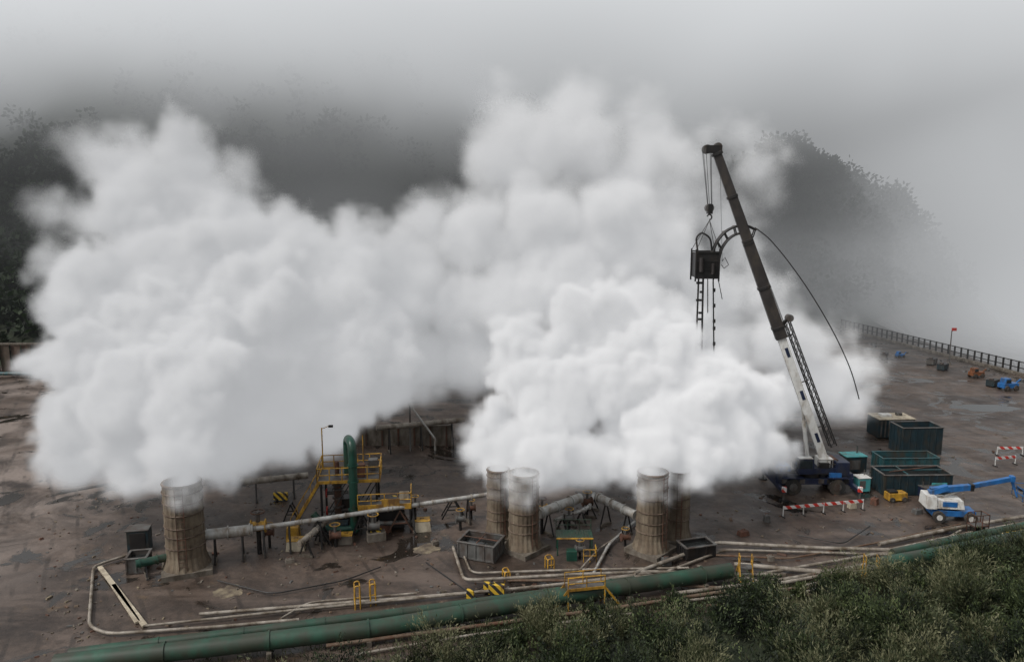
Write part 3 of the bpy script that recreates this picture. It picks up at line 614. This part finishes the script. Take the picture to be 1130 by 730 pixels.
def bushes(name,places,mat,leaf=.32,wd=.07,nst=30,npl=16):
    B=[];D=[];S=[];LN=[];W=[];T=[]
    for (x,y,z,h,sp_,bt) in places:
        n=nst*npl; ph=rng.uniform(0,6.283,nst).repeat(npl); ln=(h*rng.uniform(.35,1.15,nst)).repeat(npl); lean=(rng.uniform(.05,1.,nst)*sp_).repeat(npl)
        st=rng.normal(0,.17,nst).repeat(npl)
        t=rng.uniform(.2,1,n)**.6; out=lean*t**1.6*h
        plume=(.05+.10*(1-t))*h**.7
        p=np.stack([x+np.cos(ph)*out,y+np.sin(ph)*out,z+ln*(t-.25*t**2*lean)],1)+rng.normal(0,1,(n,3))*plume[:,None]
        d=unit(np.stack([np.cos(ph)*lean*1.4,np.sin(ph)*lean*1.4,1.2-.9*t*lean],1)+rng.normal(0,.38,(n,3)))
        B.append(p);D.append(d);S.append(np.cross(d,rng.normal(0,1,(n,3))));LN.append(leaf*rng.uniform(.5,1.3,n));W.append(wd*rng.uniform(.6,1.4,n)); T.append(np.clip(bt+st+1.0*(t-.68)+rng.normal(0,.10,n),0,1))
    return quads(name,np.concatenate(B),np.concatenate(D),np.concatenate(S),np.concatenate(LN),np.concatenate(W),np.concatenate(T),mat)
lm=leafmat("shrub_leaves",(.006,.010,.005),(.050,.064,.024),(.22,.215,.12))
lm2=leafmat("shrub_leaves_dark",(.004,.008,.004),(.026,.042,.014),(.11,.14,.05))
def roomz(x,y):   # ceiling of the thicket so the pipe corridor stays clear
    t=pipe_y(x)-y; return 27-(27-.4)*(y/(y+t-2.3+.06*max(0,12-x)))
pl=[];pl2=[]
for i in range(1500):
    x=rng.uniform(-12,46); y=pipe_y(x)-4.0-22*rng.uniform(0,1)**1.2
    if y<28: continue
    dd=pipe_y(x)-3.6-y
    if x<0 and dd<2.5+(-x)*.15: continue
    z=height(x,y)-.1
    hh=min(rng.uniform(1.2,3.8),(roomz(x,y)-z+(.5 if x>20 else 0))*rng.uniform(.6,1.35))
    if hh<.35: continue
    nv=mnoise.noise(Vector((x*.25+3,y*.25,0)))
    (pl if nv>-.02 else pl2).append((x,y,z,hh,rng.uniform(.45,.85),.36+.5*nv+rng.uniform(-.25,.25)))
    if len(pl)+len(pl2)>=360: break
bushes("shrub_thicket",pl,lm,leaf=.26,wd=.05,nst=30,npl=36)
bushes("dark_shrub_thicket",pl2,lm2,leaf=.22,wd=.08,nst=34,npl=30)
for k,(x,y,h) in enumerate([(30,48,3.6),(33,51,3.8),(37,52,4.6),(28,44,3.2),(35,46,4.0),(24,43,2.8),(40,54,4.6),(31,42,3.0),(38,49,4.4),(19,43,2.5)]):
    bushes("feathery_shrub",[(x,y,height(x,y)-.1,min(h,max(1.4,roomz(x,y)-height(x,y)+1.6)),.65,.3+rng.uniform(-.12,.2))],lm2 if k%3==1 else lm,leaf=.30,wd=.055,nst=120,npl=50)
gmt=leafmat("grass_blades",(.015,.02,.008),(.05,.055,.022),(.14,.125,.065))
N=30000; x=rng.uniform(-22,46,N); y=A0.y+(x-A0.x)*SL-2.2-rng.exponential(2.8,N); keep=rng.uniform(0,1,N)<(.15+.85*(x>-4)); x=x[keep];y=y[keep]
z=np.array([height(a,c) for a,c in zip(x,y)]); n=len(x); d=unit(np.stack([rng.normal(0,.5,n),rng.normal(0,.5,n),np.ones(n)],1))
quads("grass",np.stack([x,y,z],1),d,np.cross(d,rng.normal(0,1,(n,3))),rng.uniform(.2,.6,n),rng.uniform(.03,.07,n),np.clip(rng.normal(.4,.2,n),0,1),gmt)
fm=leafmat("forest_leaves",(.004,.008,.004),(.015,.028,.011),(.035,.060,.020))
B=[];D=[];S=[];LN=[];W=[];T=[]
cnt=0
while cnt<2800:
    if cnt<900: x=rng.uniform(-150,-45); y=rng.uniform(128,200)
    elif cnt<1700: x=92+rng.normal(0,26); y=228+rng.normal(-10,16)
    else: x=rng.uniform(-230,230); y=rng.uniform(185,330)
    z=height(x,y); cnt+=1
    if z<1.5: continue
    r=rng.uniform(1.4,3.4); n=64; hh=r*rng.uniform(1.3,2.4)
    q=unit(rng.normal(0,1,(n,3)))*rng.uniform(.6,1.05,(n,1)); p=np.stack([x+q[:,0]*r,y+q[:,1]*r,z+hh*.45+q[:,2]*hh*.55],1)
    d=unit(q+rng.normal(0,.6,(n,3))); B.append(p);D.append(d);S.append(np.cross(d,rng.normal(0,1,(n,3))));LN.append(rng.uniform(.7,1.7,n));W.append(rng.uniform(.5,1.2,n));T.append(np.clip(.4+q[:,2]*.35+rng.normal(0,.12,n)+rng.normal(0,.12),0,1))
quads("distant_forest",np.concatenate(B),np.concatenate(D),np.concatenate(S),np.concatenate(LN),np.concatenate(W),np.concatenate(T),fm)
# ------------------------------------------------------------------ volumes
def volume_object(name,verts,cls,radii,bmin,bmax,res,mat,build):
    me=bpy.data.meshes.new(name); me.from_pydata([tuple(v) for v in verts],[],[]); a=me.attributes.new("cls",'INT','POINT'); a.data.foreach_set("value",np.array(cls,dtype=np.int32))
    me.materials.append(mat); o=bpy.data.objects.new(name,me); scene.collection.objects.link(o)
    ng=bpy.data.node_groups.new(name+"_nodes",'GeometryNodeTree')
    ng.interface.new_socket("Geometry",in_out='INPUT',socket_type='NodeSocketGeometry'); ng.interface.new_socket("Geometry",in_out='OUTPUT',socket_type='NodeSocketGeometry')
    gi=ng.nodes.new("NodeGroupInput"); go=ng.nodes.new("NodeGroupOutput"); L=ng.links
    vc=ng.nodes.new("GeometryNodeVolumeCube"); vc.inputs["Min"].default_value=bmin; vc.inputs["Max"].default_value=bmax
    for k,r in zip(("Resolution X","Resolution Y","Resolution Z"),res): vc.inputs[k].default_value=r
    dens=build(ng,gi.outputs[0]); L.new(dens,vc.inputs["Density"])
    sm=ng.nodes.new("GeometryNodeSetMaterial"); sm.inputs["Material"].default_value=mat
    L.new(vc.outputs["Volume"],sm.inputs["Geometry"]); L.new(sm.outputs[0],go.inputs[0])
    md=o.modifiers.new("volume",'NODES'); md.node_group=ng; return o
def gmath(ng,op,a,b_=None,c=None,clamp=False):
    n=ng.nodes.new("ShaderNodeMath"); n.operation=op; n.use_clamp=clamp
    for i,v in enumerate((a,b_,c)):
        if v is None: continue
        if isinstance(v,(int,float)): n.inputs[i].default_value=v
        else: ng.links.new(v,n.inputs[i])
    return n.outputs[0]
def gmr(ng,v,a,b_,c,d,smooth=True):
    n=ng.nodes.new("ShaderNodeMapRange"); n.interpolation_type='SMOOTHSTEP' if smooth else 'LINEAR'
    ng.links.new(v,n.inputs["Value"])
    for k,x in zip(("From Min","From Max","To Min","To Max"),(a,b_,c,d)): n.inputs[k].default_value=x
    return n.outputs[0]
def gnoise(ng,vec,scale,det,ro=.5):
    n=ng.nodes.new("ShaderNodeTexNoise"); n.inputs["Scale"].default_value=scale; n.inputs["Detail"].default_value=det; n.inputs["Roughness"].default_value=ro
    if vec: ng.links.new(vec,n.inputs["Vector"])
    return n
PF=[(206,538,54.4,22),(202,520,54.5,28),(200,500,54.8,38),(190,470,56,46),(225,462,56.5,36),(150,435,59,62),(105,445,61,46),(215,420,58,52),(100,400,62,46),(228,378,62,46),(180,378,64,58),(140,500,61,38),(118,530,63,28),
(85,515,62,34),(78,478,62,40),(150,535,60,28),(105,555,61,20),(238,515,60,28),(175,525,58,22),
(120,335,70,58),(200,310,72,76),(170,225,78,62),(205,178,80,50),(135,190,82,46),(280,330,72,72),(320,290,78,66),(360,325,76,70),(300,400,70,60),(370,400,72,62),(412,375,74,48),(325,455,70,50),(285,480,68,42),(315,500,69,36),(250,250,78,56),(85,310,76,38),(390,290,80,48),(250,430,66,44),(430,425,78,36),
(255,490,63,34),(270,515,65,26),(330,512,70,28),(365,470,72,42),(395,450,74,36),(400,265,82,36),(440,335,82,54),(440,280,84,44),(470,395,86,50),(520,395,86,52),(90,240,86,34),(60,290,82,30),(70,470,64,24),(55,400,68,28),
(100,170,92,40),(260,190,92,40),(50,230,92,34),
(450,300,84,62),(470,245,86,46),(525,260,86,64),(555,180,88,62),(600,155,90,60),(650,165,90,64),(705,185,90,60),(742,225,90,54),(600,250,86,80),(680,260,86,76),(740,290,86,58),(500,335,84,52),(560,330,82,60),(630,310,80,60),(800,240,94,44),(760,180,94,44),(790,210,96,36),
(560,130,96,44),(640,118,96,48),(710,138,98,44),(840,190,100,40),(820,150,100,34),
(578,542,57.6,20),(578,524,58,24),(551,534,60.3,18),(552,516,61,24),(600,498,60,40),(562,488,62,36),(545,462,64,32),(645,505,61,36),(620,445,64,56),(590,405,68,50),(680,420,66,56),(650,370,70,56),(700,350,76,56),(718,540,57.5,20),(718,522,58,24),(722,500,58,32),(748,536,60,18),(748,516,60,26),(768,502,60,36),(742,468,61,46),(795,482,63,46),(828,490,65,36),(775,425,66,50),(825,440,68,42),(722,415,66,56),
(665,508,63,34),(690,508,64,36),(602,520,61,30),(640,526,62,26),(665,530,63,22),(620,535,63,18),(800,514,64,30),(780,525,62,20),(532,495,64,28),(530,515,64,18),(845,515,67,26),(865,500,68,20),
(860,440,82,42),(900,420,84,44),(930,412,86,38),(918,448,84,38),(885,475,82,38),(925,478,84,32),(800,375,84,50),(855,380,84,44),(780,330,86,50),(745,370,78,42),(830,320,88,44),(820,270,92,36),(870,350,92,38),(945,440,85,30),(905,375,90,36),(880,500,80,28),(950,410,88,28)]
R=[6.6,5.6,4.7,3.9,3.1,2.4,1.7,1.15,.75]
def q_cls(r): return min(range(len(R)),key=lambda i:abs(R[i]-r))
pts=[];cls=[]
rp=random.Random(11)
def rdir():
    while True:
        v=Vector((rp.uniform(-1,1),rp.uniform(-1,1),rp.uniform(-1,1)))
        if .1<v.length<1: return v.normalized()
def spawn(c,r,lev):
    k=q_cls(r); pts.append(c); cls.append(k)
    if lev==0 or r<.9: return
    n=14 if lev==3 else 10 if lev==2 else 6
    for i in range(n):
        d=rdir(); r2=r*rp.uniform(.25,.58); spawn(c+d*(r*rp.uniform(.72,1.0)),r2,lev-1)
for (u,v,y,rp_) in PF:
    c=P(u,v,y); spawn(c,rp_*y/cp/FP*.84,3)
used=sorted(set(cls)); print("classes used",used,len(pts))
def steam_build(ng,geo):
    L=ng.links; pos=ng.nodes.new("GeometryNodeInputPosition").outputs[0]
    nz1=gnoise(ng,pos,.20,3,.5)
    vm=ng.nodes.new("ShaderNodeVectorMath"); vm.operation='SUBTRACT'; L.new(nz1.outputs["Color"],vm.inputs[0]); vm.inputs[1].default_value=(.5,.5,.5)
    sx=ng.nodes.new("ShaderNodeSeparateXYZ"); L.new(pos,sx.inputs[0])
    vs=ng.nodes.new("ShaderNodeVectorMath"); vs.operation='SCALE'; L.new(vm.outputs[0],vs.inputs[0]); L.new(gmr(ng,sx.outputs["Z"],6,12,.6,4.2),vs.inputs["Scale"])
    va=ng.nodes.new("ShaderNodeVectorMath"); va.operation='ADD'; L.new(pos,va.inputs[0]); L.new(vs.outputs[0],va.inputs[1])
    na=ng.nodes.new("GeometryNodeInputNamedAttribute"); na.data_type='INT'; na.inputs["Name"].default_value="cls"
    sdf=None
    for i in used:
        r=R[i]
        cm=ng.nodes.new("FunctionNodeCompare"); cm.data_type='INT'; cm.operation='EQUAL'; 
        ia=[s for s in cm.inputs if s.type=='INT']; L.new(na.outputs[0],ia[0]); ia[1].default_value=i
        sg=ng.nodes.new("GeometryNodeSeparateGeometry"); sg.domain='POINT'; L.new(geo,sg.inputs["Geometry"]); L.new(cm.outputs[0],sg.inputs["Selection"])
        pr=ng.nodes.new("GeometryNodeProximity"); pr.target_element='POINTS'; L.new(sg.outputs[0],pr.inputs[0])
        sp_=[s for s in pr.inputs if s.type=='VECTOR'][0]; L.new(va.outputs[0],sp_)
        d=gmath(ng,'SUBTRACT',pr.outputs["Distance"],r)
        sdf=d if sdf is None else gmath(ng,'MINIMUM',sdf,d)
    f=gnoise(ng,pos,.5,6,.66); sdf=gmath(ng,'MULTIPLY_ADD',gmath(ng,'SUBTRACT',f.outputs["Fac"],.5),2.6,sdf)
    soft=gmr(ng,gmath(ng,'ADD',sx.outputs["Y"],gmath(ng,'MULTIPLY',sx.outputs["Z"],.5)),68,112,.6,5.5)
    soft=gmath(ng,'MAXIMUM',soft,gmr(ng,sx.outputs["Z"],7,14,1.1,.6))
    d=gmath(ng,'DIVIDE',gmath(ng,'MULTIPLY',sdf,-1),soft,clamp=True)
    thin=gmr(ng,sx.outputs["Y"],66,94,1,.30)
    f2=gnoise(ng,pos,.11,4,.55); patchy=gmr(ng,f2.outputs["Fac"],.38,.56,.35,1)
    back=gmr(ng,sx.outputs["Y"],76,94,0,1); patchy=gmath(ng,'MULTIPLY_ADD',gmath(ng,'SUBTRACT',patchy,1),back,1)
    low=gmr(ng,sx.outputs["Z"],3.2,6.0,0,1)
    return gmath(ng,'MULTIPLY',gmath(ng,'MULTIPLY',gmath(ng,'MULTIPLY',gmath(ng,'POWER',d,1.3),thin),low),patchy)
def volmat(name,k,ecol,estr,scatter=True,g=0,step=1.,fogpos=False):
    m=bpy.data.materials.new(name); m.use_nodes=True; nt=m.node_tree; nt.nodes.clear(); L=nt.links
    out=nn(nt,"ShaderNodeOutputMaterial"); vi=nn(nt,"ShaderNodeVolumeInfo"); mu=nn(nt,"ShaderNodeMath",operation='MULTIPLY'); mu.inputs[1].default_value=k; L.new(vi.outputs["Density"],mu.inputs[0])
    if scatter: s=nn(nt,"ShaderNodeVolumeScatter"); s.inputs["Color"].default_value=(1,1,1,1); s.inputs["Anisotropy"].default_value=g
    else: s=nn(nt,"ShaderNodeVolumeAbsorption"); s.inputs["Color"].default_value=(0,0,0,1)
    L.new(mu.outputs[0],s.inputs["Density"])
    e=nn(nt,"ShaderNodeEmission"); e.inputs["Color"].default_value=tuple(ecol)+(1,); m2=nn(nt,"ShaderNodeMath",operation='MULTIPLY'); m2.inputs[1].default_value=estr; L.new(mu.outputs[0],m2.inputs[0]); L.new(m2.outputs[0],e.inputs["Strength"])  # volume glows in proportion to density
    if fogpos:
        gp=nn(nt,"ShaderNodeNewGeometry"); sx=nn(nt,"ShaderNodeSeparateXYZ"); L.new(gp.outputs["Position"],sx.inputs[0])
        a=nn(nt,"ShaderNodeMapRange"); L.new(sx.outputs["Z"],a.inputs["Value"]); a.inputs["From Min"].default_value=32; a.inputs["From Max"].default_value=74; a.inputs["To Min"].default_value=.15; a.inputs["To Max"].default_value=.80  # glow grows with height, imitating lit cloud above and dim valley fog
        c=nn(nt,"ShaderNodeMapRange"); L.new(sx.outputs["X"],c.inputs["Value"]); c.inputs["From Min"].default_value=25; c.inputs["From Max"].default_value=120; c.inputs["To Min"].default_value=.0; c.inputs["To Max"].default_value=.56  # glow also grows towards the right, for paler fog there
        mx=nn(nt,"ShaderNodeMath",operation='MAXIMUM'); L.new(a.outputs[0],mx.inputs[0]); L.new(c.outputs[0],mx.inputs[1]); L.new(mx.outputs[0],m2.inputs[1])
    ad=nn(nt,"ShaderNodeAddShader"); L.new(s.outputs[0],ad.inputs[0]); L.new(e.outputs[0],ad.inputs[1]); L.new(ad.outputs[0],out.inputs["Volume"])
    m.cycles.volume_sampling='DISTANCE'
    try: m.cycles.volume_step_rate=step
    except Exception as ex: print("step",ex)
    return m
steam_m=volmat("steam",2.2,(.95,.97,1.),.235,g=-.45,step=3.0)  # steam's own emission stands in for light scattered many times inside
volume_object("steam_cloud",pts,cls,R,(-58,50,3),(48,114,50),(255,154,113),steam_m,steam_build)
def fog_build(ng,geo):
    L=ng.links; pos=ng.nodes.new("GeometryNodeInputPosition").outputs[0]; sx=ng.nodes.new("ShaderNodeSeparateXYZ"); L.new(pos,sx.inputs[0])
    X,Y,Z=sx.outputs; n=gnoise(ng,pos,.022,5,.55).outputs["Fac"]; w=gmath(ng,'SUBTRACT',n,.5)
    zt=gmath(ng,'ADD',Z,gmath(ng,'MULTIPLY',w,70))
    cloud=gmr(ng,zt,38,74,0,.038)
    right=gmath(ng,'MULTIPLY',gmr(ng,gmath(ng,'ADD',X,gmath(ng,'MULTIPLY',w,80)),88,128,0,.022),gmr(ng,Y,125,160,0,1))
    low=gmath(ng,'MULTIPLY',gmr(ng,gmath(ng,'ADD',X,gmath(ng,'MULTIPLY',w,40)),20,60,0,.035),gmr(ng,zt,14,30,1,0)); low=gmath(ng,'MULTIPLY',low,gmr(ng,Y,150,185,0,1))
    base=gmr(ng,n,.38,.62,.0018,.008)
    s=gmath(ng,'ADD',gmath(ng,'ADD',cloud,right),gmath(ng,'ADD',low,base))
    s=gmath(ng,'MULTIPLY',s,gmr(ng,Y,112,140,0,1))
    ax=gmath(ng,'ABSOLUTE',gmath(ng,'ADD',X,5)); mist=gmath(ng,'MULTIPLY',gmr(ng,ax,25,55,.035,0),gmr(ng,Y,90,104,0,1)); mist=gmath(ng,'MULTIPLY',mist,gmr(ng,n,.35,.6,.2,1)); mist=gmath(ng,'MULTIPLY',mist,gmr(ng,Z,22,48,1,0)); mist=gmath(ng,'MULTIPLY',mist,gmr(ng,Y,125,160,1,0))
    return gmath(ng,'ADD',s,mist)
fog_m=volmat("fog",1.0,(.95,.975,1.0),.56,False,step=4.,fogpos=True)  # fog only absorbs and emits; its brightness is added glow, not scattered light
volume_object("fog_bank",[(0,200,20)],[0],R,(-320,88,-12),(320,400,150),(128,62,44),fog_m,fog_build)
# ------------------------------------------------------------------ light
EL,AZ=50,-120
w=bpy.data.worlds.new("World"); scene.world=w; w.use_nodes=True; nt=w.node_tree; L=nt.links
bg=nt.nodes["Background"]; sky=nn(nt,"ShaderNodeTexSky"); sky.sky_type='NISHITA'; sky.sun_disc=False; sky.sun_elevation=math.radians(EL); sky.sun_rotation=math.radians(AZ)
sky.dust_density=5; hs=nn(nt,"ShaderNodeHueSaturation"); hs.inputs["Saturation"].default_value=.15; L.new(sky.outputs[0],hs.inputs["Color"]); L.new(hs.outputs[0],bg.inputs["Color"]); bg.inputs["Strength"].default_value=.12
sd=bpy.data.lights.new("sun",'SUN'); sd.energy=1.5; sd.angle=math.radians(14); sd.color=(1,.96,.91); so=bpy.data.objects.new("sun",sd); scene.collection.objects.link(so); so.rotation_euler=(math.radians(90-EL),0,math.radians(180-AZ))
scene.view_settings.view_transform='Standard'; scene.view_settings.look='None'; scene.view_settings.exposure=0
